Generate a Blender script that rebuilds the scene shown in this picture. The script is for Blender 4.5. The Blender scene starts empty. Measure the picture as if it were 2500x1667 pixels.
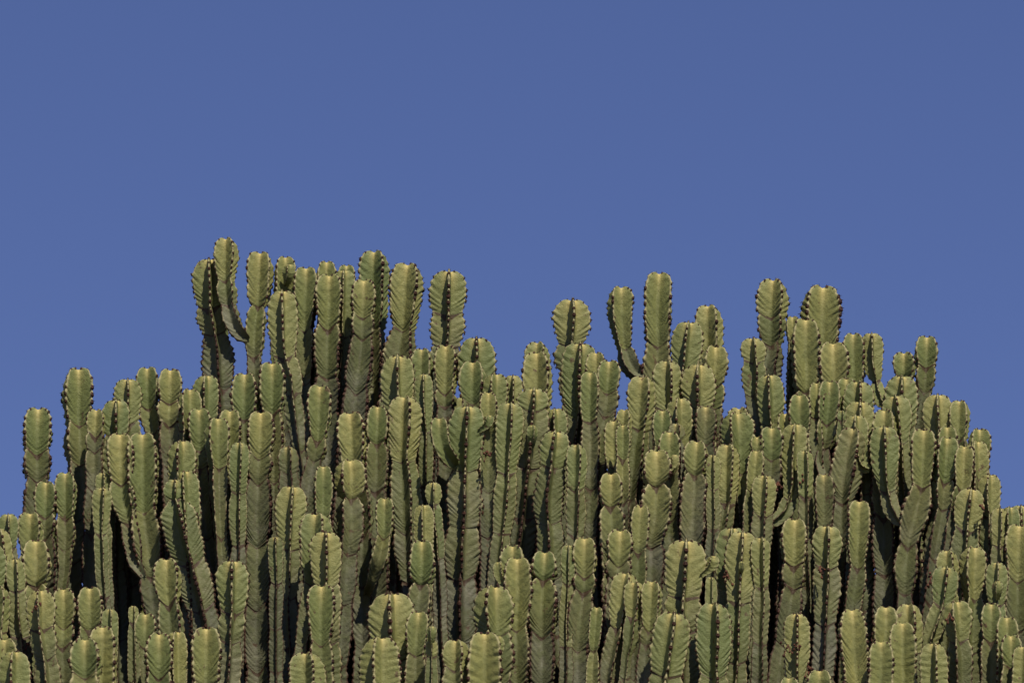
import bpy, math, random
import numpy as np
from mathutils import Vector

random.seed(7)
rng = np.random.default_rng(7)
scene = bpy.context.scene
col = scene.collection

# ------------------------------------------------------------------ camera
IMG_W, IMG_H = 2500.0, 1667.0
DIST, PITCH = 18.0, math.radians(17.0)
FOCAL_PX = DIST / 0.0012                       # photograph pixels; 1.2 mm per pixel at the crown
CAM = np.array([0.0, -DIST, 1.7])
FWD = np.array([0.0, math.cos(PITCH), math.sin(PITCH)])
UP = np.array([0.0, -math.sin(PITCH), math.cos(PITCH)])
cam_data = bpy.data.cameras.new('camera')
cam_data.sensor_width = 36.0
cam_data.lens = 36.0 * FOCAL_PX / IMG_W
cam_data.clip_end = 20000.0
cam = bpy.data.objects.new('camera', cam_data)
cam.location = CAM
cam.rotation_euler = (math.pi / 2 + PITCH, 0, 0)
col.objects.link(cam)
scene.camera = cam

# ------------------------------------------------------------------ sky and sun
SUN_EL, SUN_AZ = math.radians(54.0), math.radians(23.0)      # azimuth measured to the right of the line back to the camera
world = bpy.data.worlds.new('World')
scene.world = world
world.use_nodes = True
wn, wl = world.node_tree.nodes, world.node_tree.links
wn.clear()
sky = wn.new('ShaderNodeTexSky')
sky.sky_type = 'NISHITA'
sky.sun_disc = False
sky.sun_elevation = SUN_EL
sky.sun_rotation = math.pi - SUN_AZ
sky.altitude = 1500.0
sky.air_density = 1.0
sky.dust_density = 0.0
sky.ozone_density = 6.0
tint = wn.new('ShaderNodeMix')
tint.data_type = 'RGBA'
tint.blend_type = 'MULTIPLY'
tint.inputs[0].default_value = 1.0
tint.inputs[7].default_value = (0.73, 0.62, 0.775, 1)
bg = wn.new('ShaderNodeBackground')
bg.inputs[1].default_value = 0.110
wo = wn.new('ShaderNodeOutputWorld')
wl.new(sky.outputs[0], tint.inputs[6])
wl.new(tint.outputs[2], bg.inputs[0])
wl.new(bg.outputs[0], wo.inputs[0])

sun_data = bpy.data.lights.new('sun', 'SUN')
sun_data.energy = 5.0
sun_data.angle = math.radians(0.5)
sun_data.color = (1.0, 0.93, 0.78)
sun = bpy.data.objects.new('sun', sun_data)
to_sun = Vector((math.sin(SUN_AZ) * math.cos(SUN_EL), -math.cos(SUN_AZ) * math.cos(SUN_EL), math.sin(SUN_EL)))
sun.rotation_euler = to_sun.to_track_quat('Z', 'Y').to_euler()
sun.location = (4, -8, 12)
col.objects.link(sun)

vs = scene.view_settings
vs.view_transform = 'Standard'
vs.look = 'None'
vs.exposure = 0.0
vs.gamma = 1.0
vs.use_curve_mapping = False

# ------------------------------------------------------------------ materials
def new_mat(name):
    m = bpy.data.materials.new(name)
    m.use_nodes = True
    return m, m.node_tree.nodes, m.node_tree.links, m.node_tree.nodes['Principled BSDF']

class Nodes:
    def __init__(self, n, l):
        self.n, self.l = n, l
    def put(self, sock, v):
        if hasattr(v, 'is_output') or isinstance(v, bpy.types.NodeSocket):
            self.l.new(v, sock)
        else:
            sock.default_value = v
    def math(self, op, a, b=0.0, clamp=False):
        x = self.n.new('ShaderNodeMath'); x.operation = op; x.use_clamp = clamp
        self.put(x.inputs[0], a); self.put(x.inputs[1], b)
        return x.outputs[0]
    def mix(self, f, a, b, mode='MIX'):
        x = self.n.new('ShaderNodeMix'); x.data_type = 'RGBA'; x.blend_type = mode
        self.put(x.inputs[0], f); self.put(x.inputs[6], a); self.put(x.inputs[7], b)
        return x.outputs[2]
    def ramp(self, v, lo, hi, a=0.0, b=1.0):
        x = self.n.new('ShaderNodeMapRange'); x.interpolation_type = 'SMOOTHSTEP'
        self.put(x.inputs[0], v)
        for i, q in enumerate((lo, hi, a, b)): self.put(x.inputs[i + 1], q)
        return x.outputs[0]
    def noise(self, vec, scale, detail=3.0, rough=0.55):
        x = self.n.new('ShaderNodeTexNoise')
        self.l.new(vec, x.inputs['Vector'])
        x.inputs['Scale'].default_value = scale
        x.inputs['Detail'].default_value = detail
        x.inputs['Roughness'].default_value = rough
        return x.outputs['Fac']

def skin_material():
    m, n, l, bsdf = new_mat('succulent_skin')
    N = Nodes(n, l)
    at = n.new('ShaderNodeAttribute'); at.attribute_name = 'skin'
    sp = n.new('ShaderNodeSeparateColor'); l.new(at.outputs['Color'], sp.inputs[0])
    age, rib, joint, apex = sp.outputs[0], sp.outputs[1], sp.outputs[2], at.outputs['Alpha']
    geo = n.new('ShaderNodeNewGeometry'); pos = geo.outputs['Position']
    info = n.new('ShaderNodeObjectInfo'); rnd = info.outputs['Random']
    big = N.noise(pos, 9.0, 2.0)
    mid = N.noise(pos, 45.0, 4.0, 0.6)
    fine = N.noise(pos, 260.0, 3.0, 0.6)
    # stretched streaks running down the stems
    mp = n.new('ShaderNodeMapping'); l.new(pos, mp.inputs[0]); mp.inputs['Scale'].default_value = (70, 70, 9)
    streak = N.noise(mp.outputs[0], 1.0, 3.0, 0.6)
    a2 = N.math('ADD', age, N.math('MULTIPLY', N.math('SUBTRACT', big, 0.5), 0.55), True)
    young = N.mix(rnd, (0.126, 0.154, 0.050, 1), (0.240, 0.230, 0.078, 1))
    olive = N.mix(rnd, (0.108, 0.116, 0.040, 1), (0.146, 0.142, 0.058, 1))
    grey = N.mix(rnd, (0.080, 0.082, 0.042, 1), (0.106, 0.106, 0.064, 1))
    c = N.mix(N.ramp(a2, 0.08, 0.45), young, olive)
    c = N.mix(N.ramp(a2, 0.45, 0.95), c, grey)
    # mottling
    c = N.mix(N.ramp(mid, 0.35, 0.75, 0.0, 0.55), c, (0.095, 0.112, 0.038, 1))
    c = N.mix(N.math('MULTIPLY', N.ramp(streak, 0.52, 0.75), N.ramp(a2, 0.2, 0.8, 0.1, 0.5)), c, (0.075, 0.056, 0.034, 1))
    # dusty wax bloom in patches on older growth
    bloom = N.math('MULTIPLY', N.ramp(N.noise(pos, 6.5, 4.0, 0.6), 0.50, 0.66), N.ramp(age, 0.25, 0.7, 0.0, 0.45))
    c = N.mix(bloom, c, (0.190, 0.178, 0.132, 1))
    dust = N.noise(pos, 120.0, 4.0, 0.7)
    c = N.mix(N.ramp(dust, 0.55, 0.80, 0.0, 0.5), c, (0.085, 0.078, 0.035, 1))
    # pale yellow growing point
    c = N.mix(N.math('MULTIPLY', apex, 1.0, True), c, (0.60, 0.47, 0.17, 1))
    # pale horny margin along each rib
    c = N.mix(N.ramp(rib, 0.86, 0.98, 0.0, 0.7), c, (0.36, 0.31, 0.16, 1))
    # brown cork on old margins and at the joints
    cork = N.math('MULTIPLY', N.ramp(rib, 0.86, 0.97), N.ramp(N.math('ADD', N.math('MULTIPLY', age, 0.6), mid), 0.68, 0.95), True)
    c = N.mix(cork, c, (0.045, 0.022, 0.013, 1))
    jm = N.ramp(N.math('ADD', joint, N.math('MULTIPLY', N.math('SUBTRACT', mid, 0.5), 1.1)), 0.50, 0.80)
    c = N.mix(N.math('MULTIPLY', jm, 0.9), c, (0.055, 0.028, 0.016, 1))
    # pin-prick scars
    vo = n.new('ShaderNodeTexVoronoi'); l.new(pos, vo.inputs['Vector']); vo.inputs['Scale'].default_value = 75.0
    spots = N.math('MULTIPLY', N.ramp(vo.outputs['Distance'], 0.06, 0.13, 1.0, 0.0), N.ramp(big, 0.50, 0.62))
    c = N.mix(N.math('MULTIPLY', spots, 0.75), c, (0.06, 0.035, 0.02, 1))
    scab = N.noise(pos, 22.0, 5.0, 0.65)
    c = N.mix(N.ramp(scab, 0.640, 0.69, 0.0, 0.8), c, (0.085, 0.045, 0.026, 1))
    l.new(c, bsdf.inputs['Base Color'])
    l.new(N.ramp(mid, 0.3, 0.7, 0.50, 0.72), bsdf.inputs['Roughness'])
    bsdf.inputs['Specular IOR Level'].default_value = 0.28
    bp = n.new('ShaderNodeBump'); bp.inputs['Strength'].default_value = 0.6; bp.inputs['Distance'].default_value = 0.007
    l.new(N.math('ADD', N.math('MULTIPLY', mid, 1.0), N.math('MULTIPLY', fine, 0.35)), bp.inputs['Height'])
    l.new(bp.outputs[0], bsdf.inputs['Normal'])
    return m

def plain_material(name, c1, c2, scale, rough=0.8):
    m, n, l, bsdf = new_mat(name)
    N = Nodes(n, l)
    geo = n.new('ShaderNodeNewGeometry')
    f = N.noise(geo.outputs['Position'], scale, 4.0)
    l.new(N.mix(N.ramp(f, 0.35, 0.65), c1 + (1,), c2 + (1,)), bsdf.inputs['Base Color'])
    bsdf.inputs['Roughness'].default_value = rough
    bsdf.inputs['Specular IOR Level'].default_value = 0.2
    return m

SKIN = skin_material()
THORN = plain_material('corky_thorn', (0.024, 0.012, 0.009), (0.075, 0.032, 0.019), 160.0, 0.75)
FRUIT = plain_material('dried_fruit', (0.045, 0.016, 0.012), (0.14, 0.055, 0.03), 120.0, 0.7)
BARK = plain_material('trunk_bark', (0.10, 0.085, 0.065), (0.21, 0.18, 0.14), 14.0, 0.9)
EARTH = plain_material('dry_earth', (0.16, 0.12, 0.07), (0.10, 0.11, 0.045), 0.6, 0.95)

# ------------------------------------------------------------------ ground
def make_ground():
    me = bpy.data.meshes.new('ground')
    k = 9000.0
    me.from_pydata([(-k, -k, 0), (k, -k, 0), (k, k, 0), (-k, k, 0)], [], [(0, 1, 2, 3)])
    me.materials.append(EARTH)
    o = bpy.data.objects.new('ground', me)
    o['kind'] = 'structure'
    o['label'] = 'dry earth the candelabra tree grows from'
    o['category'] = 'ground'
    col.objects.link(o)
make_ground()

# ------------------------------------------------------------------ stems read from the photograph
# (x, y, width) of the tip in photograph pixels, rib = where the front rib stands across the width
# (0 middle, +1/-1 a flat face towards the viewer), joints = heights of the yearly joints,
# path = further points of the centre line (x, y[, width]), keys: near = order nudge, arm = bends into the stem of that id
STEMS = []
def S(x, y, w, rib, joints=(), path=(), **k):
    STEMS.append(dict(x=x, y=y, w=w, rib=rib, joints=list(joints), path=[tuple(p) for p in path], **k))
B = 0.55
# far left
S(93, 997, 70, -.85, [1102, 1166, 1290], [(88, 1252, 58), (92, 1420)])
S(190, 900, 75, -.72, [1035, 1130, 1262], [(196, 1200, 66), (180, 1310, 56), (174, 1430)])
S(236, 1000, 46, .8, [1059, 1099, 1189, 1300], [(229, 1189, 44), (224, 1400, 40)])
S(284, 976, 70, 0.05, [1060, 1250, 1386], [(283, 1386, 50), (287, 1545, 50)])
S(312, 925, 65, .05, [1024, 1120])
S(360, 898, 56, .88, [990, 1056], [(362, 1000, 50), (382, 1110, 36), (392, 1240, 30)])
S(415, 902, 60, -.88, [984, 1032, 1140], [(414, 1032, 55), (420, 1150, 58)])
S(462, 950, 56, -.5, [1050])
S(293, 1059, 63, 1, [1177, 1272], [(298, 1200, 60), (318, 1300, 44), (331, 1375, 26), (352, 1410, 22)], arm='v_parent')
S(348, 1059, 66, 1, [1244, 1400], [(350, 1244, 62), (364, 1340, 62), (368, 1436, 48), (380, 1520, 40)], id='v_parent')
S(443, 1076, 68, -.25, [1192])
S(426, 1170, 48, .1, [(1217, .42), 1366], [(426, 1217, 50), (434, 1250, 80), (470, 1400, 78), (500, 1530, 66)])
S(486, 999, 55, 1, [1097, 1142, 1312], [(488, 1142, 46), (496, 1248, 40), (512, 1380, 36), (525, 1450, 34)])
S(112, 1176, 55, .9, [1256, 1306])
S(160, 1154, 50, .9, [1262, 1338], [(160, 1338, 42), (160, 1395, 26), (150, 1450, 24)])
S(75, 1252, 64, .85, [1356], [(72, 1356, 44)])
S(20, 1254, 50, .05, [1335], [(24, 1335, 34), (30, 1400, 34)])
S(88, 1319, 60, 1, [(1428, .6)], [(88, 1428, 60), (92, 1470, 58)])
S(36, 1364, 40, .2, [1440], [(44, 1480, 48), (50, 1580, 46)], fruit=[(65, 1580)])
S(-8, 1290, 56, .4, [1400], [(10, 1400, 52), (34, 1500, 40)])
S(98, 1440, 66, -.15, [1532, 1600], [(100, 1530, 60), (114, 1630, 56)], fruit=[(93, 1482)])
S(155, 1437, 57, -.9, [1524, 1573], [(155, 1575, 50)])
S(219, 1434, 57, 1, [1529])
S(251, 1530, 60, 1, [])
S(208, 1559, 69, 1, [1646])
S(268, 1486, 36, .2, [])
S(12, 1560, 62, 1, [])
S(35, 1590, 72, -.1, [])
S(407, 1364, 62, .9, [1465], [(410, 1465, 52), (418, 1545, 50)])
S(388, 1546, 68, -.85, [1640])
S(432, 1541, 52, -.3, [])
S(504, 1532, 62, 1, [])
S(326, 1478, 22, .3, [1520])
S(250, 1190, 50, .2, [1300], [(248, 1300, 36), (252, 1420, 30)])
# tall left group
S(552, 582, 64, .62, [684, 743], [(553, 700, 50), (556, 745, 46), (566, 785, 44), (580, 812, 40), (594, 824, 32), (607, 830, 20)], near=75, arm='fork')
S(511, 632, 80, 0, [745, 812, 946], [(515, 745, 76), (524, 812, 62), (532, 880, 76), (537, 965, 70)])
S(636, 617, 64, .88, [(748, .6), 871], [(632, 748, 46), (622, 790, 42), (619, 830, 48), (622, 900, 36)], id='fork')
S(696, 628, 54, -.75, [780], shoots=[(706, 646, 31, 40)])
S(690, 710, 75, 0, [866, 960], [(692, 866, 66), (712, 940, 58), (724, 1040, 40), (735, 1130, 26)])
S(748, 654, 66, .85, [802, 935], [(746, 802, 50), (745, 925, 42)])
S(803, 672, 60, 1, [796, 922, 1010], [(800, 922, 56)])
S(797, 639, 54, -.8, [760])
S(840, 660, 55, -.1, [820, 940], [(838, 820, 40), (834, 940, 34)])
S(846, 648, 42, 1, [740])
S(915, 614, 78, .55, [802, 936], [(912, 802, 64), (914, 936, 52)])
S(888, 684, 58, 1, [772, 820, 949], [(886, 820, 52), (874, 910, 62)])
S(997, 645, 86, .62, [804, 960], [(985, 804, 66), (976, 870, 80)])
S(1097, 661, 93, 0, [(762, .84), 842], [(1094, 762, 84), (1090, 842, 76), (1078, 920, 72)])
S(1164, 824, 84, 0, [970])
S(1088, 844, 60, .9, [955, 991], [(1088, 991, 48)])
S(1155, 884, 62, .75, [980])
S(972, 868, 80, -.05, [1002])
S(1030, 852, 52, .7, [980])
S(1034, 913, 46, .0, [1050], [(1038, 1050, 36)])
S(1210, 913, 62, -.35, [1060, 1248], [(1205, 1060, 52), (1184, 1200, 42), (1180, 1340, 40)])
S(1252, 916, 50, .05, [1040])
S(1313, 836, 60, .45, [950])
S(1312, 861, 72, .62, [1010], fruit=[(1333, 1022)])
S(1304, 948, 70, 0, [(993, .82), 1136, 1260, 1380], [(1302, 1000, 80), (1291, 1141, 84), (1268, 1318, 78)], id='budded', shoots=[(1300, 1038, 28, 44)])
S(1193, 958, 40, 1, [1030])
S(1142, 991, 87, 0, [1144, 1283, 1404, 1564], [(1136, 1144, 74), (1130, 1300, 84), (1122, 1560, 78)], id='middle', shoots=[(1194, 1014, 28, 30)])
S(1246, 983, 66, .2, [1152], [(1238, 1152, 54), (1222, 1320, 46)], fruit=[(1190, 1111)])
S(990, 969, 80, .35, [1122, 1290], [(986, 1122, 66), (994, 1300, 72), (1002, 1425, 40)])
S(922, 992, 50, 1, [(1082, .62), 1197], [(920, 1082, 50), (920, 1150, 54)])
S(855, 1008, 75, .75, [1140, 1300, 1423, 1574], [(865, 1140, 64), (886, 1300, 50), (886, 1580, 48)], id='near_71')
S(852, 1123, 82, -.5, [(1216, .58), 1351, 1471], [(855, 1216, 64), (855, 1300, 60), (842, 1410, 52), (833, 1500, 52), (826, 1600, 50)])
S(939, 1216, 40, 1, [1307], [(938, 1307, 36), (924, 1370, 34), (908, 1425, 14), (900, 1450, 12)], arm='near_71')
S(1034, 1232, 44, -.2, [])
S(1057, 1177, 40, .05, [(1228, .6)], [(1060, 1240, 40), (1066, 1330, 36)])
S(1072, 1021, 44, .9, [], [(1073, 1066, 42), (1080, 1096, 36), (1096, 1122, 26), (1112, 1140, 18)], arm='middle')
S(1030, 1320, 58, 1, [(1424, .55), 1560], [(1028, 1424, 56), (1022, 1500, 50)])
S(957, 1447, 104, -.08, [1600])
S(928, 1556, 90, -.3, [])
S(1022, 1493, 50, 1, [1598], [(1016, 1600, 48)])
S(1054, 1560, 26, 0, [1600], shoots=[(1054, 1528, 24, 32)])
S(1114, 1562, 64, .45, [1627])
S(1183, 1545, 72, 1, [], shoots=[(1215, 1552, 30, 60)])
S(1206, 1431, 90, -.35, [1543])
S(1262, 1362, 64, 1, [1532], [(1262, 1532, 56)], id='low_mid', shoots=[(1217, 1372, 26, 54)])
S(1252, 1332, 58, .75, [1400])
# left middle
S(781, 942, 60, 1, [(1070, .7), 1120], [(776, 1070, 46), (768, 1130, 40), (756, 1180, 40)])
S(504, 916, 66, -.1, [1020])
S(598, 912, 66, .85, [1022])
S(664, 886, 67, 1, [1004, 1170], [(666, 1004, 54), (668, 1150, 46), (666, 1300, 36)])
S(530, 1021, 60, -.6, [1140], [(530, 1140, 50), (536, 1240, 34)])
S(562, 1002, 58, 1, [1125, 1176], [(560, 1176, 42), (560, 1250, 34)])
S(637, 1006, 66, 1, [1111, (1170, .74), 1330, 1479, 1630], [(632, 1170, 56), (628, 1260, 64), (627, 1480, 60), (628, 1640, 58)])
S(713, 1187, 78, .1, [1338, 1457, 1580], [(706, 1338, 58), (702, 1457, 48), (708, 1600, 46)])
S(788, 1138, 46, -.8, [1260])
S(773, 1254, 82, .45, [1423], [(768, 1423, 60), (748, 1530, 46)])
S(795, 1298, 72, .05, [1423])
S(785, 1429, 67, 1, [1566], [(784, 1566, 52)])
S(748, 1593, 78, .45, [])
S(568, 1368, 86, 0, [1489, 1564], [(567, 1489, 66), (562, 1564, 58)])
S(585, 1080, 48, .2, [1200, 1330], [(580, 1330, 40)])
S(702, 1090, 44, .3, [1150], [(706, 1170, 50)], age=.5)
S(672, 1310, 34, .1, [1420, 1530], [(674, 1530, 32)], age=.35)
S(452, 1150, 60, -.2, [1290], [(462, 1300, 60)])
# centre right
S(1397, 731, 92, .05, [(837, .74), 900], [(1396, 837, 80), (1400, 900, 84), (1405, 980, 60)])
S(1416, 838, 90, 0, [1016, 1140], [(1412, 1016, 70), (1402, 1130, 62), (1402, 1250, 54)])
S(1408, 1085, 50, .3, [1190], [(1406, 1300, 46)])
S(1455, 861, 50, .8, [960])
S(1515, 701, 67, -.68, [(848, .7)], [(1516, 780, 54), (1523, 848, 44), (1534, 888, 42), (1553, 914, 32), (1580, 918, 22)], arm='tall_mid')
S(1609, 667, 62, 1, [(838, .85), 960], [(1605, 838, 60), (1603, 910, 66)], id='tall_mid')
S(1682, 786, 76, -.1, [900], [(1672, 920, 66)])
S(1730, 746, 70, .5, [888])
S(1745, 846, 66, -.65, [936, 992], [(1742, 936, 58), (1736, 990, 58)])
S(1706, 889, 84, -.1, [990])
S(1722, 992, 50, 1, [1080], age=.45)
S(1487, 881, 55, 1, [955, 1008, 1136, 1235], [(1480, 1008, 50), (1466, 1060, 58), (1450, 1168, 52), (1440, 1260, 48)])
S(1442, 909, 50, .75, [1030])
S(1630, 881, 68, .2, [999])
S(1570, 920, 70, .5, [1046, 1215], [(1562, 1046, 54), (1552, 1100, 58), (1542, 1215, 48), (1540, 1300, 46)])
S(1521, 1037, 34, .9, [1118])
S(1660, 972, 62, -.3, [1090])
S(1617, 1002, 42, 1, [1090])
S(1634, 1054, 50, 1, [1150])
S(1652, 1034, 40, .4, [(1072, .6)], age=.5)
S(1603, 1100, 62, 1, [(1184, .58), 1332, 1450], [(1602, 1184, 62), (1600, 1260, 66), (1590, 1340, 58), (1588, 1450, 54)], shoots=[(1647, 1110, 22, 34)])
S(1702, 1077, 56, .82, [(1157, .6), 1338], [(1698, 1157, 58), (1692, 1275, 62)])
S(1492, 1156, 50, 1, [(1236, .58), 1400], [(1492, 1236, 50), (1494, 1290, 54)])
S(1514, 1294, 65, 1, [1370, 1410], [(1510, 1410, 54)])
S(1427, 1313, 57, 1, [1402, 1444, 1580], [(1425, 1444, 50), (1416, 1500, 60), (1412, 1600, 54)])
S(1330, 1347, 56, 1, [(1414, .58), 1545], [(1328, 1414, 58), (1323, 1480, 68), (1322, 1600, 56)])
S(1530, 1399, 72, .25, [1530], [(1510, 1530, 54), (1490, 1640, 50)])
S(1549, 1420, 55, .35, [1505], [(1546, 1505, 40), (1540, 1560, 34), (1530, 1600, 22)])
S(1592, 1419, 50, .75, [1532, 1572], [(1588, 1532, 42), (1578, 1600, 40)])
S(1645, 1495, 92, .08, [1643], [(1630, 1600, 86)])
S(1675, 1318, 98, 0, [(1455, .82), 1540], [(1670, 1455, 84)], id='big_right', shoots=[(1740, 1357, 30, 36)])
S(1742, 1472, 80, .2, [1643])
S(1812, 1298, 76, .05, [1468, 1612], [(1804, 1468, 64), (1796, 1612, 56)], shoots=[(1811, 1370, 14, 26)], fruit=[(1775, 1408)])
S(1788, 1288, 74, -.1, [1440])
S(1857, 1312, 46, .3, [1431, 1569], [(1858, 1431, 40), (1856, 1570, 38)])
S(1940, 1267, 60, 1, [1378, 1433, 1570], [(1938, 1433, 50), (1926, 1500, 52), (1904, 1620, 46)])
S(2020, 1283, 75, .03, [(1379, .74), 1518], [(2018, 1379, 70), (2014, 1518, 58)], fruit=[(2003, 1392)])
S(2098, 1223, 52, 1, [1379], [(2092, 1379, 44), (2082, 1470, 38), (2076, 1520, 34)])
S(1945, 1497, 58, 0, [], fruit=[(1925, 1585), (1946, 1580), (1972, 1635)])
S(2078, 1488, 62, -.88, [], [(2090, 1660, 60)])
S(2001, 1636, 56, .85, [])
S(1925, 1654, 46, 1, [])
S(1735, 1408, 24, .3, [1500])
S(1362 - 4, 1052, 78, -.12, [1136, 1272], [(1350, 1136, 68), (1338, 1240, 72), (1346, 1400, 60)])
S(1388, 1330, 32, .1, [1420], [(1384, 1500, 30)])
S(1457, 1482, 30, .95, [(1588, .6)], [(1450, 1588, 24)])
# right group
S(1889, 683, 79, .58, [(770, .93), (840, .72), 960], [(1882, 840, 64), (1874, 900, 64), (1882, 1000, 60)])
S(1838, 825, 62, .1, [880, 960], [(1842, 960, 56), (1862, 1060, 44)])
S(2007, 700, 100, -.78, [940], [(2000, 900, 70)])
S(1967, 780, 62, 1, [(957, .6)], [(1966, 957, 54)])
S(1934, 773, 34, 1, [832], [(1936, 832, 26)])
S(2033, 838, 68, 1, [940])
S(2083, 815, 54, .85, [936])
S(2128, 813, 59, 0, [(931, .62)], [(2130, 890, 46), (2139, 931, 32), (2142, 955, 34), (2152, 984, 26), (2172, 994, 18)], arm='right_shoulder')
S(2207, 861, 57, .78, [(918, .7)])
S(2201, 918, 74, -.05, [1040])
S(2263, 822, 58, .95, [895, 955], [(2258, 955, 42), (2244, 1015, 38), (2240, 1080, 36)])
S(2184, 966, 76, 0, [1076], [(2198, 1076, 50), (2206, 1180, 44)], id='right_shoulder')
S(2290, 963, 70, -.1, [1080])
S(2343, 978, 48, .65, [1070])
S(2160, 1001, 62, .6, [1100])
S(2096, 931, 74, .1, [1050])
S(2066, 924, 46, 1, [1010])
S(2100, 980, 72, -.05, [1080])
S(2090, 1014, 60, -.15, [], [(2092, 1080, 56), (2098, 1120, 40), (2106, 1140, 26), (2124, 1146, 18)], arm='right_inner')
S(2158, 1041, 74, 0, [1196], [(2160, 1150, 62), (2164, 1196, 48), (2174, 1240, 40), (2190, 1270, 26), (2212, 1278, 18)], arm='right_limb')
S(2256, 1049, 62, .85, [1188, 1328, 1450], [(2250, 1188, 52), (2236, 1250, 68), (2220, 1328, 50), (2212, 1390, 58), (2208, 1460, 40)], id='right_limb')
S(2310, 1068, 68, -.58, [1170, 1242], [(2304, 1170, 56), (2300, 1242, 44), (2284, 1320, 48)])
S(2354, 1089, 45, 1, [1190, 1242], [(2350, 1190, 42), (2332, 1250, 36)])
S(2385, 1077, 60, -.3, [1161])
S(2390, 1047, 50, -.8, [1130])
S(2312, 1042, 46, 1, [1130])
S(2418, 1158, 50, -.3, [1257])
S(2372, 1193, 72, -.05, [(1286, .8)], [(2362, 1286, 68)], fruit=[(2400, 1242)])
S(2313, 1343, 52, .4, [1430])
S(2311, 1383, 66, .1, [1475], [(2300, 1475, 50), (2270, 1560, 40)], fruit=[(2275, 1416)])
S(2377, 1335, 66, -.55, [1459], [(2374, 1459, 52)])
S(2440, 1240, 38, .2, [1330])
S(2466, 1237, 46, -.3, [1330])
S(2492, 1233, 56, 0, [1320])
S(2488, 1282, 60, 1, [(1414, .75)], [(2484, 1414, 58)])
S(2434, 1372, 52, .05, [1470], shoots=[(2436, 1418, 26, 34)])
S(2333, 1467, 76, -.33, [(1562, .72)], [(2340, 1562, 56)], fruit=[(2320, 1508)])
S(2420, 1473, 46, .9, [1560])
S(2458, 1506, 48, 1, [])
S(2467, 1550, 48, 1, [1626])
S(2162, 1481, 50, 1, [])
S(2219, 1474, 64, .4, [1590])
S(2203, 1520, 58, 1, [])
S(2150, 1566, 54, 1, [])
S(2280, 1570, 64, .1, [])
S(2497, 1578, 50, .5, [])
S(1805, 996, 70, .6, [1080])
S(1797, 1008, 86, -.4, [1150, 1260], [(1802, 1150, 62), (1816, 1270, 52)])
S(1777, 1085, 62, .38, [1229], [(1774, 1229, 50), (1762, 1300, 44)])
S(1848, 1066, 30, 1, [1100])
S(1846, 1100, 36, .95, [1197], [(1836, 1250, 40)], id='inner_a')
S(1884, 1044, 58, 1, [1120, 1208], [(1880, 1208, 40), (1870, 1240, 36), (1853, 1264, 26), (1830, 1274, 18)], arm='inner_a', fruit=[(1899, 1186)])
S(1942, 1035, 66, -.12, [1216], [(1934, 1190, 50), (1930, 1216, 44), (1918, 1252, 36), (1892, 1274, 22), (1870, 1278, 18)], arm='inner_b', fruit=[(1960, 1170)])
S(1866, 1160, 58, .2, [1250], [(1862, 1270, 56), (1858, 1320, 46)], id='inner_b')
S(1952, 964, 54, .9, [1060])
S(1877, 915, 66, -.1, [1030], [(1886, 1060, 60)])
S(2025, 931, 54, .92, [1028, (1094, .62)], [(2020, 1060, 44), (2012, 1094, 34), (2008, 1130, 30), (2016, 1160, 30), (2040, 1174, 22), (2056, 1176, 16)], arm='right_inner')
S(1994, 935, 38, .8, [1020])
S(2086, 1046, 60, .45, [1228, 1330], [(2076, 1100, 66), (2066, 1160, 76), (2060, 1228, 54), (2056, 1300, 46), (2050, 1420, 44)], id='right_inner', age=.35)
S(2055, 1002, 20, .3, [1024])
S(2010, 1158, 44, 1, [1290], [(2012, 1290, 40)], age=.4)
S(1964, 1100, 40, .3, [1210, 1310], [(1968, 1320, 34)])
S(1740, 1110, 34, .2, [1190, 1290])

# stems further back in the crown, mostly hidden behind the ones above
def back_stems():
    cols = np.arange(-20, 2521, 5)
    sky_line = np.full(len(cols), 1700.0)
    for t in STEMS:
        p = [(t['x'], t['y'])] + [q[:2] for q in t['path']]
        m = np.abs(cols - t['x']) < t['w'] * .42
        sky_line[m] = np.minimum(sky_line[m], t['y'])
    for x in range(20, 2490, 74):
        x = x + rng.uniform(-12, 12)
        top = sky_line[np.abs(cols - x) < 46].max() + rng.uniform(50, 150)
        if x > 260: top = min(top, 1440)
        if top < 1600:
            S(x, top, rng.uniform(56, 74), rng.uniform(-1, 1), [top + 140], back=rng.uniform(70, 330), per=2)
back_stems()
for x, y in ((345, 1430), (372, 1500), (1398, 1105), (1385, 1230), (925, 1500)):
    S(x, y, 64, rng.uniform(-1, 1), [y + 120], back=rng.uniform(60, 200), per=2)
S(-18, 1330, 60, .2, [1440])
S(-6, 1430, 52, .6, [1540])

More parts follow.
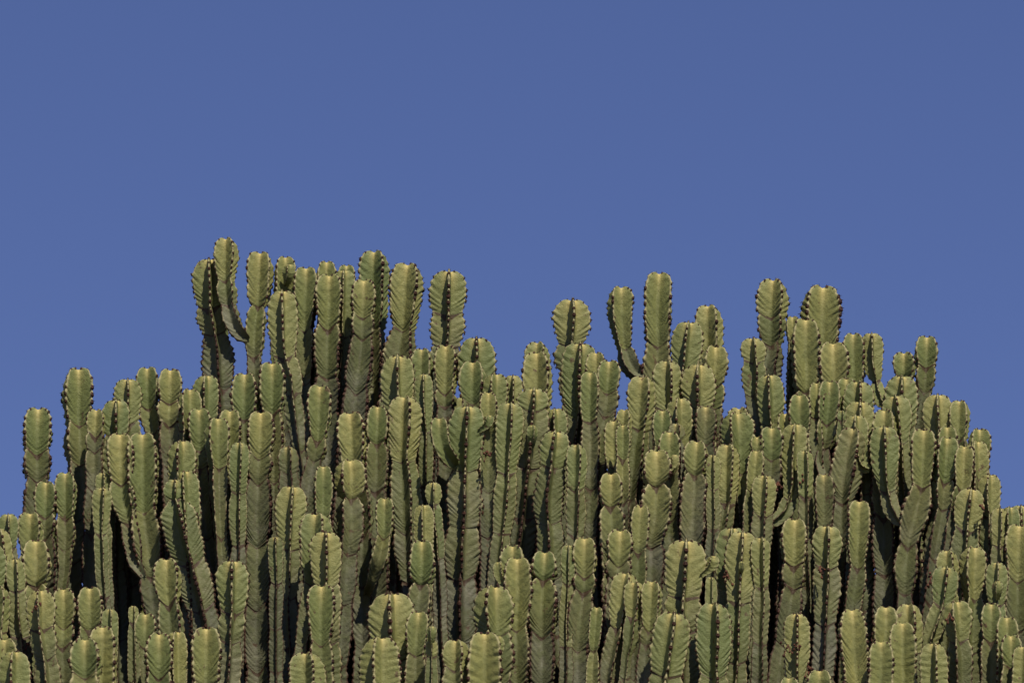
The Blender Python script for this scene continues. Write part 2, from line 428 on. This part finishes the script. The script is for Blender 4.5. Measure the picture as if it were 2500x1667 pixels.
# younger stems that stand in the gaps between the others
def gap_stems():
    keep = [(880, 1320, 985, 1460), (2095, 1340, 2205, 1490), (290, 1430, 345, 1667), (0, 1200, 215, 1667), (520, 1180, 560, 1380)]
    cover = []
    for t in STEMS:
        if 'back' in t: continue
        p = np.array([(t['x'], t['y'], t['w'])] + [(q[0], q[1], q[2] if len(q) > 2 else t['w']) for q in t['path']], float)
        cover.append((p, 'arm' in t))
    def covered(x, y, m):
        for p, arm in cover:
            if y < p[0, 1] - 4 or (arm and y > p[-1, 1]): continue
            if abs(x - np.interp(y, p[:, 1], p[:, 0])) < m * np.interp(y, p[:, 1], p[:, 2]): return True
        return False
    n = 0
    for y in range(1010, 1640, 26):
        for x in rng.permutation(np.arange(225, 2490, 13)):
            if any(a <= x <= c and b <= y <= d for a, b, c, d in keep): continue
            if covered(x, y, .47) or covered(x, y + 18, .40): continue
            if not (covered(x - 70, y - 60, .6) and covered(x + 70, y - 60, .6)): continue
            w = rng.uniform(36, 56)
            ty = y - rng.uniform(0, 14)
            S(x, ty, w, rng.uniform(-1, 1), [ty + rng.uniform(70, 130)], [(x + rng.uniform(-10, 10), ty + 200, w * .9)], near=-rng.uniform(20, 80))
            cover.append((np.array([(x, ty, w), (x, ty + 200, w)], float), False))
            n += 1
    return n
gap_stems()

# ------------------------------------------------------------------ from photograph pixels to places in the world
PX = 0.0012
def place(x, y, d):
    """point seen at pixel (x, y) that stands d photograph pixels (1.2 mm each) in front of the crown's back plane"""
    x = np.asarray(x, float); y = np.asarray(y, float)
    rx = (x - IMG_W / 2) / FOCAL_PX
    ry = (IMG_H / 2 - y) / FOCAL_PX
    ray = np.stack([rx, FWD[1] + UP[1] * ry, FWD[2] + UP[2] * ry], -1)
    t = (-np.asarray(d, float) * PX - CAM[1]) / ray[..., 1]
    return CAM + ray * t[..., None]

def rib_angle(f):
    """angle of the front rib from its place across the stem's width"""
    s = 1 if f >= 0 else -1
    f = min(abs(f), 1.0)
    return s * math.atan(f)                    # sin(a) / cos(a) = f

for i, st in enumerate(STEMS):
    st['a'] = rib_angle(st['rib'])
    st['R'] = st['w'] / 2 / math.cos(st['a'])
    pts = [(st['x'], st['y'], st['w'])]
    for p in st['path']:
        wd = p[2] if len(p) > 2 else pts[-1][2]
        pts.append((p[0], p[1], max(wd, min(wd * 1.4, 34)) if 'arm' in st else wd))
    if 'arm' not in st:
        (x0, y0, w0), (x1, y1, w1) = (pts[-2] if len(pts) > 1 else pts[0]), pts[-1]
        sl = max(-.12, min(.12, (x1 - x0) / max(1.0, y1 - y0)))
        if y1 < 1745:
            n = max(1, int((1745 - y1) / 150))
            for k in range(1, n + 1):
                yy = y1 + (1745 - y1) * k / n
                sl *= 0.8
                pts.append((pts[-1][0] + sl * (1745 - y1) / n, yy, max(w1 * .97, min(w1, 44), 34)))
    if 'arm' in st: pts[-1] = (pts[-1][0], pts[-1][1], 14)
    st['pts'] = np.array(pts, float)

# how far forward each stem stands: lower tips grow further out on the dome, and no two stems share a place
def solve_depth():
    ys = np.linspace(580, 1740, 59)
    n = len(STEMS)
    X = np.full((n, len(ys)), np.nan)
    for i, st in enumerate(STEMS):
        p = st['pts']
        ok = (ys >= p[0, 1] + 4) & (ys <= p[-1, 1] + 1)
        X[i, ok] = np.interp(ys[ok], p[:, 1], p[:, 0])
    key = np.array([600 - st['back'] if 'back' in st else st['y'] + st.get('near', 0) for st in STEMS], float)
    ids = {st['id']: i for i, st in enumerate(STEMS) if 'id' in st}
    base = (key - 600.0) * 1.0
    R = np.array([st['R'] for st in STEMS])
    dx = np.abs(X[:, None, :] - X[None, :, :])
    with np.errstate(all='ignore'):
        mind = np.nanmin(np.where(np.isnan(dx), 1e6, dx), axis=2)
    req = 0.66 * (R[:, None] + R[None, :])
    need = np.sqrt(np.maximum(0.0, req ** 2 - mind ** 2))
    np.fill_diagonal(need, 0)
    for i, st in enumerate(STEMS):
        if st.get('arm') in ids:
            j = ids[st['arm']]
            need[i, j] = need[j, i] = 0
    sign = np.sign(key[:, None] - key[None, :] + 1e-4 * (np.arange(n)[:, None] - np.arange(n)[None, :]))
    d = base.copy()
    for it in range(500):
        gap = sign * (d[:, None] - d[None, :])
        lack = np.maximum(0.0, need - gap)
        push = (sign * lack).sum(1) * 0.18
        d += np.clip(push, -12, 12)
        d += (base - d) * 0.02 * (1 if it < 400 else 0)
        for i, st in enumerate(STEMS):
            if st.get('arm') in ids:
                d[i] += (d[ids[st['arm']]] + 12 - d[i]) * 0.1
    for i, st in enumerate(STEMS):
        st['d'] = d[i]
    return ids
IDS = solve_depth()

def seen_down_to():
    """how far down each stem shows between the stems before it: finely modelled to there, plainly below"""
    ys = np.arange(560, 1746, 8.0)
    off = np.linspace(-.5, .5, 9)
    lay = []
    for st in STEMS:
        p = st['pts']
        on = (ys >= p[0, 1]) & (ys <= p[-1, 1])
        lay.append((np.interp(ys, p[:, 1], p[:, 0]), np.interp(ys, p[:, 1], p[:, 2]), on))
    for i, st in enumerate(STEMS):
        xs, ws, on = lay[i]
        gx = xs[:, None] + off[None, :] * ws[:, None]
        free = np.repeat(on[:, None], len(off), 1)
        for j, o in enumerate(STEMS):
            if o['d'] <= st['d'] or abs(o['x'] - st['x']) > 260: continue
            xj, wj, onj = lay[j]
            inside = onj & (ys > o['y'] + 14)
            free &= ~(inside[:, None] & (np.abs(gx - xj[:, None]) < .43 * wj[:, None]))
        vis = np.where(free.sum(1) > 1)[0]
        st['seen'] = float(ys[vis[-1]]) + 25 if len(vis) else st['y']
seen_down_to()

# ------------------------------------------------------------------ mesh helpers
def mesh_from(name, V, F, mat, attr=None, smooth=True):
    me = bpy.data.meshes.new(name)
    V = np.asarray(V, np.float32)
    sizes = np.array([len(f) for f in F], np.int32) if not isinstance(F, np.ndarray) else np.full(len(F), F.shape[1], np.int32)
    flat = F.astype(np.int32).ravel() if isinstance(F, np.ndarray) else np.concatenate([np.asarray(f, np.int32) for f in F])
    me.vertices.add(len(V)); me.vertices.foreach_set('co', V.ravel())
    me.loops.add(len(flat)); me.loops.foreach_set('vertex_index', flat)
    me.polygons.add(len(sizes))
    me.polygons.foreach_set('loop_start', np.concatenate([[0], np.cumsum(sizes)[:-1]]).astype(np.int32))
    me.polygons.foreach_set('use_smooth', np.full(len(sizes), smooth))
    if attr is not None:
        a = me.attributes.new('skin', 'FLOAT_COLOR', 'POINT')
        a.data.foreach_set('color', np.asarray(attr, np.float32).ravel())
    me.materials.append(mat)
    me.update(calc_edges=True)
    me.validate()
    return me

def link(name, me, parent):
    o = bpy.data.objects.new(name, me)
    col.objects.link(o)
    o.parent = parent
    return o

def wobble(s, wave, seed):
    r = np.random.default_rng(seed)
    out = np.zeros_like(s)
    for k, amp in ((1.0, .6), (2.1, .3), (4.3, .15)):
        out += amp * np.sin(2 * math.pi * s * k / wave + r.uniform(0, 6.28))
    return out

def star(rv):
    """one rib of the cross-section from its crest to both valleys: (along rib, across, closeness to the crest)"""
    side = [(0.985, 0.042, 0.985), (0.925, 0.066, 0.93)]
    p0, p1, p2 = np.array((0.925, 0.066)), np.array((0.47, 0.118)), np.array((rv, rv)) * .7071
    for t in (0.36, 0.76):
        q = (1 - t) ** 2 * p0 + 2 * t * (1 - t) * p1 + t * t * p2
        side.append((q[0], q[1], 0.93 * (1 - t)))
    pts = [(x, -y, u) for x, y, u in reversed(side)] + [(1.0, 0.0, 1.0)] + side + [(p2[0], p2[1], 0.0)]
    return pts                                  # 10 points, the last is the valley shared with the next rib

def smooth01(t):
    t = np.clip(t, 0, 1)
    return t * t * (3 - 2 * t)

def sweep(P, W, a, joints, seed, fine_len, age0, pitch=17.0, per=4, drop=1.0, plump=0.0):
    """ribbed stem along the points P (metres) with picture widths W (pixels); returns its pieces from the tip down and its thorns"""
    r = np.random.default_rng(seed)
    P = np.asarray(P, float)
    L = np.concatenate([[0], np.cumsum(np.linalg.norm(np.diff(P, axis=0), axis=1))]) / PX      # pixels of length
    total = L[-1]
    sd = np.arange(0, total + 2, 4.0)
    ker = np.hanning(11); ker /= ker.sum()
    def soft(v):
        e = np.concatenate([2 * v[0] - v[5:0:-1], v, 2 * v[-1] - v[-2:-7:-1]])
        return np.convolve(e, ker, 'valid')
    C = np.stack([soft(np.interp(sd, L, P[:, k])) for k in range(3)], 1)
    wob = np.minimum(1.0, sd / 120.0) * PX
    C[:, 0] += wobble(sd, 330, seed + 1) * 2.2 * wob
    C[:, 1] += wobble(sd, 300, seed + 2) * 2.2 * wob
    Wd = soft(np.interp(sd, L, W))
    T = np.gradient(C, axis=0); T /= np.linalg.norm(T, axis=1)[:, None]        # pointing down the stem
    front = np.array([0, -1.0, 0]) - T * (T @ np.array([0, -1.0, 0]))[:, None]
    front /= np.linalg.norm(front, axis=1)[:, None]
    right = np.cross(front, T)                                                  # to the right as seen from the camera
    def at(arr, s):
        return np.stack([np.interp(s, sd, arr[:, k]) for k in range(3)], -1)
    ca = math.cos(a)
    edges = [0.0] + [j[0] for j in joints if 14 < j[0] < total - 30] + [total]
    ratio = [None] + [j[1] for j in joints if 14 < j[0] < total - 30] + [0.9]
    nseg = len(edges) - 1
    # how far the furrows run down from each thorn to the valley: steep in mid-growth, shallow at tips and joints
    kn_s, kn_m = [], []
    R0 = float(np.interp(0, sd, Wd)) / 2 / ca
    for g in range(nseg):
        ln = edges[g + 1] - edges[g]
        j0 = .07 if g == 0 else (r.uniform(.06, .16) if ratio[g] < .7 else r.uniform(.12, .42))
        mid = min(1.0, .16 + .25 * ln / (drop * R0))
        kn_s += [edges[g], edges[g] + ln * .5]
        kn_m += [j0, max(mid, j0)]
        if ln > 160:
            kn_s.append(edges[g] + ln * .72); kn_m.append(max(mid, j0))
    kn_s.append(total); kn_m.append(.4)
    fs = np.arange(0, total + 1, 3.0)
    fm = np.interp(fs, kn_s, kn_m); kk = np.hanning(9); kk /= kk.sum()
    kn_m = np.convolve(np.pad(fm, 4, 'edge'), kk, 'valid'); kn_s = fs
    twist_amp = r.uniform(.02, .07)
    pieces, thorn = [], []
    phase0 = r.uniform(0, .5)
    rib_gain = 1 + r.uniform(-.06, .06, 4)
    age_steps = [0.0, .32, .60, .80, .92, 1.0]
    sc = r.uniform(.85, 1.15)
    for g in range(nseg):
        s0, s1 = edges[g], edges[g + 1]
        start = s0 - (4.0 if g else 0)
        step = pitch / per
        fe = min(s1, max(fine_len, s0))
        ss = np.linspace(start, fe, max(4, int((fe - start) / step) + 1)) if fe > start + 1 else np.array([start])
        if s1 > fe + 1:
            ss = np.concatenate([ss, np.linspace(fe, s1, max(2, int((s1 - fe) / 55) + 1))[1:]])
        if g == 0:
            h = np.interp(0, sd, Wd) / 2 / ca
            ss = np.concatenate([np.array([0, .03, .07, .13, .21]) * h, ss[ss > .27 * h]])
        Rr = np.interp(ss, sd, Wd) / 2 / ca * 1.08
        Rn = Rr.copy()
        # outline of this year's growth
        if g == 0:
            hh = 1.38 * Rr[0]
            q = np.clip(ss / min(hh, .8 * (s1 - s0)), 0, 1)
            shape = .23 + .77 * (1 - (1 - q) ** 2.4) ** (1 / 2.0)
        else:
            rt = ratio[g] - .05
            q = (ss - s0) / min(36.0 if rt < .7 else 60.0, .5 * (s1 - s0))
            shape = rt + (1.0 - rt) * np.sin(np.clip(q, 0, 1) * math.pi / 2) ** .9
        rb = ratio[g + 1]
        if g < nseg - 1:
            lb = min(36.0, .5 * (s1 - s0)) if rb < .7 else min(100.0 if g == 0 else 60.0, .55 * (s1 - s0))
            shape = shape * (1 - (1 - rb) * np.clip((ss - (s1 - lb)) / lb, 0, 1) ** (2.6 if rb < .7 else 1.7))
        Rr = Rr * shape
        pt = pitch * sc * np.interp(ss, [0, 60], [.9, 1.0])
        ph = 2 * math.pi * (ss / (pitch * sc) + phase0 + .16 * wobble(ss, 75, seed + 77))
        agev = min(1.0, age0 + age_steps[min(g, 5)] + r.uniform(-.14, .14) * (g > 0))
        rv = r.uniform(.18, .26) + .12 * agev + plump
        cs = star(rv)
        cx = np.array([c[0] for c in cs]); cy = np.array([c[1] for c in cs]); cu = np.array([c[2] for c in cs])
        tw = a + twist_amp * wobble(ss, 420, seed + 5) + r.uniform(-.05, .05) * (g > 0)
        nr = len(ss); nv = 40
        U = np.tile(cu, 4)
        cdrop = drop * Rn * np.interp(ss, kn_s, kn_m)
        S_ = ss[:, None] + cdrop[:, None] * (1 - U ** 1.6)[None, :]
        LX = np.zeros((nr, nv)); LY = np.zeros((nr, nv))
        wave = np.cos(ph)
        wave = np.where(wave > 0, np.abs(wave) ** .8, -np.abs(wave) * .8)
        for k in range(4):
            sl = slice(k * 10, k * 10 + 10)
            gain = rib_gain[k] * (1 + .045 * wobble(ss, 130, seed + 11 + k) + .014 * r.standard_normal(nr))
            gk = gain[:, None] * np.clip(cu * 1.3, 0, 1)[None, :] + (1 - np.clip(cu * 1.3, 0, 1))[None, :]
            bx_ = cx[None, :] * gk
            by_ = cy[None, :] * np.ones_like(gk)
            # swellings that run from the valley up to each thorn
            jit = 1 + .35 * wobble(ss, 60, seed + 31 + k)
            rel = (wave * jit)[:, None]
            wgt = np.where(cu >= .98, 1.0, smooth01((cu - .18) / .75))[None, :] * (.85 + .2 * agev)
            bx_ = bx_ + rel * .054 * wgt * np.where(cu > .9, 1.0, .25)[None, :]
            by_ = by_ + np.sign(cy)[None, :] * rel * .040 * wgt * np.where(cu < .98, 1.0, 0.0)[None, :] * (cu > 0)[None, :]
            if g == 0:                           # the ribs close up round the growing point
                fill = 1 + .75 * np.exp(-ss / (.45 * R0))[:, None] * (1 - cu)[None, :]
                bx_ = bx_ * fill; by_ = by_ * fill
            ang = tw[:, None] + k * math.pi / 2
            sn, cn = np.sin(ang), np.cos(ang)
            LX[:, sl] = (bx_ * sn + by_ * cn) * Rr[:, None]
            LY[:, sl] = (bx_ * cn - by_ * sn) * Rr[:, None]
        Sx = np.clip(S_, 0, total)
        V = at(C, Sx) + (at(right, Sx) * LX[..., None] + at(front, Sx) * LY[..., None]) * PX
        # soft dents
        V = V + (r.standard_normal((nr, 1, 1)) * .3) * PX * at(front, Sx)
        ageg = np.clip(agev + .22 * (ss - s0) / max(60.0, s1 - s0) * (ss > s0), 0, 1)
        A = np.zeros((nr, nv, 4))
        A[..., 0] = ageg[:, None]
        A[..., 1] = U[None, :]
        jn = np.zeros((nr, nv))
        if g > 0:
            k_ = r.uniform(.75, 1.15); deep = r.uniform(3, 6) + (10 if r.random() < .35 or ratio[g] < .7 else 0)
            jn = np.maximum(jn, k_ * np.exp(-((ss - s0)[:, None] / (3.6 + deep * (1 - U)[None, :] ** 1.5)) ** 2))
        if g < nseg - 1:
            jn = np.maximum(jn, r.uniform(.6, 1.0) * np.exp(-((s1 - ss)[:, None] / 3.0) ** 2) * np.ones((1, nv)))
        A[..., 2] = jn
        if g == 0:
            A[..., 3] = np.exp(-np.maximum(0, ss)[:, None] / (.30 * Rr.max())) * (1 - U)[None, :] ** 2.4
        i0 = np.arange(nr - 1)[:, None] * nv + np.arange(nv)[None, :]
        i1 = np.arange(nr - 1)[:, None] * nv + (np.arange(nv)[None, :] + 1) % nv
        F = np.stack([i0, i1, i1 + nv, i0 + nv], -1).reshape(-1, 4)
        Vf = V.reshape(-1, 3); Af = A.reshape(-1, 4)
        F = F[:, ::-1] if False else F
        if g == 0:
            cz = V[0].mean(0) + at(T, np.array([0.0]))[0] * Rr[0] * .30 * PX
            Vf = np.vstack([Vf, cz]); Af = np.vstack([Af, [0, 0, .5, .8]])
            cap = np.stack([np.full(nv, len(Vf) - 1), (np.arange(nv) + 1) % nv, np.arange(nv)], -1)
            F = [list(f) for f in F] + [list(f) for f in cap]
        pieces.append((Vf, F, Af))
        # thorn shields
        if g == 0:
            for i in (0, 3):
                for k in range(4):
                    j = k * 10 + 4
                    o = V[i, j] - V[i].mean(0); o = o / max(1e-9, np.linalg.norm(o)) - at(T, np.array([0.0]))[0] * (1.2 if i == 0 else .5)
                    thorn.append((V[i, j], o / np.linalg.norm(o), at(T, np.array([0.0]))[0], Rr.max() * PX * .8, 0.0))
        nph = ph / (2 * math.pi)
        for nn in range(int(math.ceil(nph[0])), int(math.floor(nph[-1])) + 1):
            if r.random() < .04: continue
            s = float(np.interp(nn, nph, ss))
            if s > fine_len or s > s1 - 2: break
            i = int(np.argmin(np.abs(ss - s)))
            for k in range(4):
                j = k * 10 + 4
                p = V[i, j]
                o = p - at(C, np.array([Sx[i, j]]))[0]; ln = np.linalg.norm(o)
                if ln < 1e-6: continue
                o /= ln
                thorn.append((p, o, at(T, np.array([Sx[i, j]]))[0], max(Rr[i], .45 * Rr.max()) * PX, agev))
    return pieces, thorn

def thorn_mesh(thorn, seed):
    r = np.random.default_rng(seed)
    V, F = [], []
    for p, o, t, R, age in thorn:
        t = t - o * (t @ o); t /= max(1e-9, np.linalg.norm(t))
        q = np.cross(o, t)
        b = len(V)
        k = r.uniform(.55, 1.25)
        lw, lh, up = .110 * R * k, .140 * R * k * (1 + .35 * age), .030 * R * k
        c = p + t * .07 * R - o * .055 * R
        for m in range(6):
            an = m * math.pi / 3
            V.append(c + q * lw * math.cos(an) + t * lh * math.sin(an))
        for m in range(3):
            an = m * 2.094 + .5
            V.append(c + o * (up + .045 * R) + (q * lw * math.cos(an) + t * lh * math.sin(an)) * .5)
        for m in range(3):
            x0, x1, x2 = b + 2 * m, b + 2 * m + 1, b + (2 * m + 2) % 6
            y0, y1 = b + 6 + m, b + 6 + (m + 1) % 3
            F += [(x0, x1, y0), (x1, x2, y1), (x1, y1, y0)]
        F.append((b + 6, b + 7, b + 8))
        for sg in (-1, 1):                       # the pair of spines
            e = len(V)
            tip = p + (o * .085 + q * sg * r.uniform(.06, .10) + t * r.uniform(-.04, .06)) * R
            V += [p + q * sg * .03 * R + t * .02 * R, p + q * sg * .05 * R - t * .02 * R, p + q * sg * .01 * R - t * .01 * R + o * .02 * R, tip]
            F += [(e, e + 1, e + 3), (e + 1, e + 2, e + 3), (e + 2, e, e + 3)]
    return mesh_from('thorns', np.array(V), np.array(F, np.int32), THORN, smooth=False)

def fruit_mesh(centre, seed):
    r = np.random.default_rng(seed)
    V, F = [], []
    def blob(c, rad):
        b = len(V)
        V.append(c + np.array([0, 0, rad]))
        for ring in (.6, -.5):
            for m in range(6):
                an = m * math.pi / 3 + ring
                V.append(c + np.array([math.cos(an), math.sin(an), ring]) * rad * np.array([.85, .85, 1]))
        V.append(c - np.array([0, 0, rad]))
        for m in range(6):
            n_ = (m + 1) % 6
            F.extend([(b, b + 1 + m, b + 1 + n_), (b + 1 + m, b + 7 + m, b + 7 + n_), (b + 1 + m, b + 7 + n_, b + 1 + n_), (b + 13, b + 7 + n_, b + 7 + m)])
    for k in range(r.integers(5, 9)):
        off = r.normal(0, 1, 3) * np.array([7, 5, 9]) * PX
        c = centre + off
        blob(c, r.uniform(2.6, 4.4) * PX)
        e = len(V)
        root = centre + np.array([0, 12 * PX, 16 * PX])
        w = .9 * PX
        V += [root + np.array([-w, 0, 0]), root + np.array([w, 0, 0]), c + np.array([w, 0, 0]), c + np.array([-w, 0, 0]), root + np.array([0, -w, 0]), c + np.array([0, -w, 0])]
        F.extend([(e, e + 3, e + 5), (e, e + 5, e + 4), (e + 4, e + 5, e + 2), (e + 4, e + 2, e + 1)])
    return mesh_from('dried_fruit_cluster', np.array(V), np.array(F, np.int32), FRUIT)

# ------------------------------------------------------------------ the candelabra tree
AXIS = np.array([0.0, -0.45])
tree = bpy.data.objects.new('candelabra_tree', None)
tree.location = (AXIS[0], AXIS[1], 0)
tree['label'] = 'large candelabra euphorbia with many upright ribbed green stems edged with dark thorns'
tree['category'] = 'succulent tree'
col.objects.link(tree)
ORIGIN = np.array([AXIS[0], AXIS[1], 0.0])
FORK = float(place(1250.0, 1745.0, 600.0)[2]) - 1.05           # height at which the trunk divides

def make_trunk():
    r = np.random.default_rng(3)
    zs = np.linspace(-.05, FORK + .1, 40)
    V, F = [], []
    n = 40
    for i, z in enumerate(zs):
        rad = .42 + .22 * math.exp(-max(0, z) / .25) + .16 * smooth01(np.array((z - FORK + .65) / .7))
        for k in range(n):
            an = 2 * math.pi * k / n
            q = rad * (1 + .07 * math.cos(5 * an + .3 * z) + .03 * math.sin(11 * an + 2 * z)) + r.uniform(-.008, .008)
            V.append((q * math.cos(an), q * math.sin(an), z))
    for i in range(len(zs) - 1):
        for k in range(n):
            F.append((i * n + k, i * n + (k + 1) % n, (i + 1) * n + (k + 1) % n, (i + 1) * n + k))
    V.append((0, 0, zs[-1] + .12))
    for k in range(n):
        F.append((len(V) - 1, (len(zs) - 1) * n + k, (len(zs) - 1) * n + (k + 1) % n))
    link('trunk', mesh_from('trunk', V, [list(f) for f in F], BARK), tree)
make_trunk()

for i, st in enumerate(STEMS):
    p = st['pts']
    seed = 1000 + 37 * i
    d = np.full(len(p), st['d'])
    is_arm = 'arm' in st
    if is_arm and st['arm'] in IDS:
        dp = STEMS[IDS[st['arm']]]['d']
        k = np.linspace(0, 1, len(p)); k = np.clip((k - .45) / .55, 0, 1) ** 1.5
        pr = STEMS[IDS[st['arm']]]
        d = st['d'] * (1 - k) + (dp + (.45 * pr['R'] if abs(pr['rib']) > .7 else -8)) * k
    P = place(p[:, 0], p[:, 1], d)
    W = list(p[:, 2])
    fine_len = 1e9
    length_to = lambda y: float(np.interp(y, p[:, 1], np.concatenate([[0], np.cumsum(np.linalg.norm(np.diff(P, axis=0), axis=1))]) / PX))
    joints = []
    for j in st['joints']:
        y, rt = j if isinstance(j, tuple) else (j, .74 + .10 * rng.random())
        if y < p[-1, 1] - 5:
            joints.append((length_to(y), rt))
    if not is_arm:
        # joints go on down the stem where it can be glimpsed between others
        last = st['joints'][-1] if st['joints'] else st['y'] + 20
        y = (last[0] if isinstance(last, tuple) else last) + rng.uniform(105, 170)
        while y < 1690:
            joints.append((length_to(y), .86 + .06 * rng.random()))
            y += rng.uniform(105, 170)
        fine_len = length_to(min(1715, max(st['seen'], st['y'] + 40)))
        b = P[-1]
        ax = np.array([AXIS[0], AXIS[1]])
        for z, k in ((b[2] - .40, .22), (FORK, .72), (FORK - .3, .90)):
            q = b.copy(); q[:2] = b[:2] * (1 - k) + ax * k; q[2] = z
            P = np.vstack([P, q]); W.append(min(60, W[-1] * 1.02))
    pieces, thorn = sweep(P - ORIGIN, np.array(W), st['a'], joints, seed, fine_len, st.get('age', 0.0), pitch=rng.uniform(15.5, 18.5) * min(1.0, .6 + .4 * st['R'] / 38), per=st.get('per', 4))
    root = link('stem', mesh_from('stem', *pieces[-1][:2], SKIN, pieces[-1][2]), tree)
    for V, F, A in pieces[:-1][::-1]:
        link('stem_segment', mesh_from('stem_segment', V, F, SKIN, A), root)
    for (sx, sy, sw, sl) in st.get('shoots', ()):
        cx = float(np.interp(sy + sl, p[:, 1], p[:, 0]))
        infront = abs(sx - cx) < .3 * st['w']
        d0 = st['d'] + (st['R'] * (1.0 if infront else .1)) + sw * .35 * infront
        cx = sx + max(-1.3 * sw, min(1.3 * sw, cx - sx))
        path = [(sx, sy, sw, d0), (sx, sy + sl * .55, sw, d0), (sx + (cx - sx) * .3, sy + sl * .95, sw * .66, d0 - st['R'] * .15 * infront),
                (sx + (cx - sx) * .75, sy + sl * 1.3, sw * .45, d0 - st['R'] * .6 * infront)]
        q = np.array(path)
        pc, th = sweep(place(q[:, 0], q[:, 1], q[:, 3]) - ORIGIN, q[:, 2], rng.uniform(-.6, .6), [], seed + 9, 1e9, 0.0, pitch=9.0, per=4, drop=.5, plump=.3)
        link('side_shoot', mesh_from('side_shoot', *pc[0][:2], SKIN, pc[0][2]), root)
        thorn = thorn + th
    if thorn:
        o = link('thorns', thorn_mesh(thorn, seed + 3), root)
        o['kind'] = 'stuff'
    for n_, (fx, fy) in enumerate(st.get('fruit', ())):
        c = place(fx, fy, st['d'] + st['R'] * 1.1) - ORIGIN
        link('dried_fruit_cluster', fruit_mesh(c, seed + 70 + n_), root)
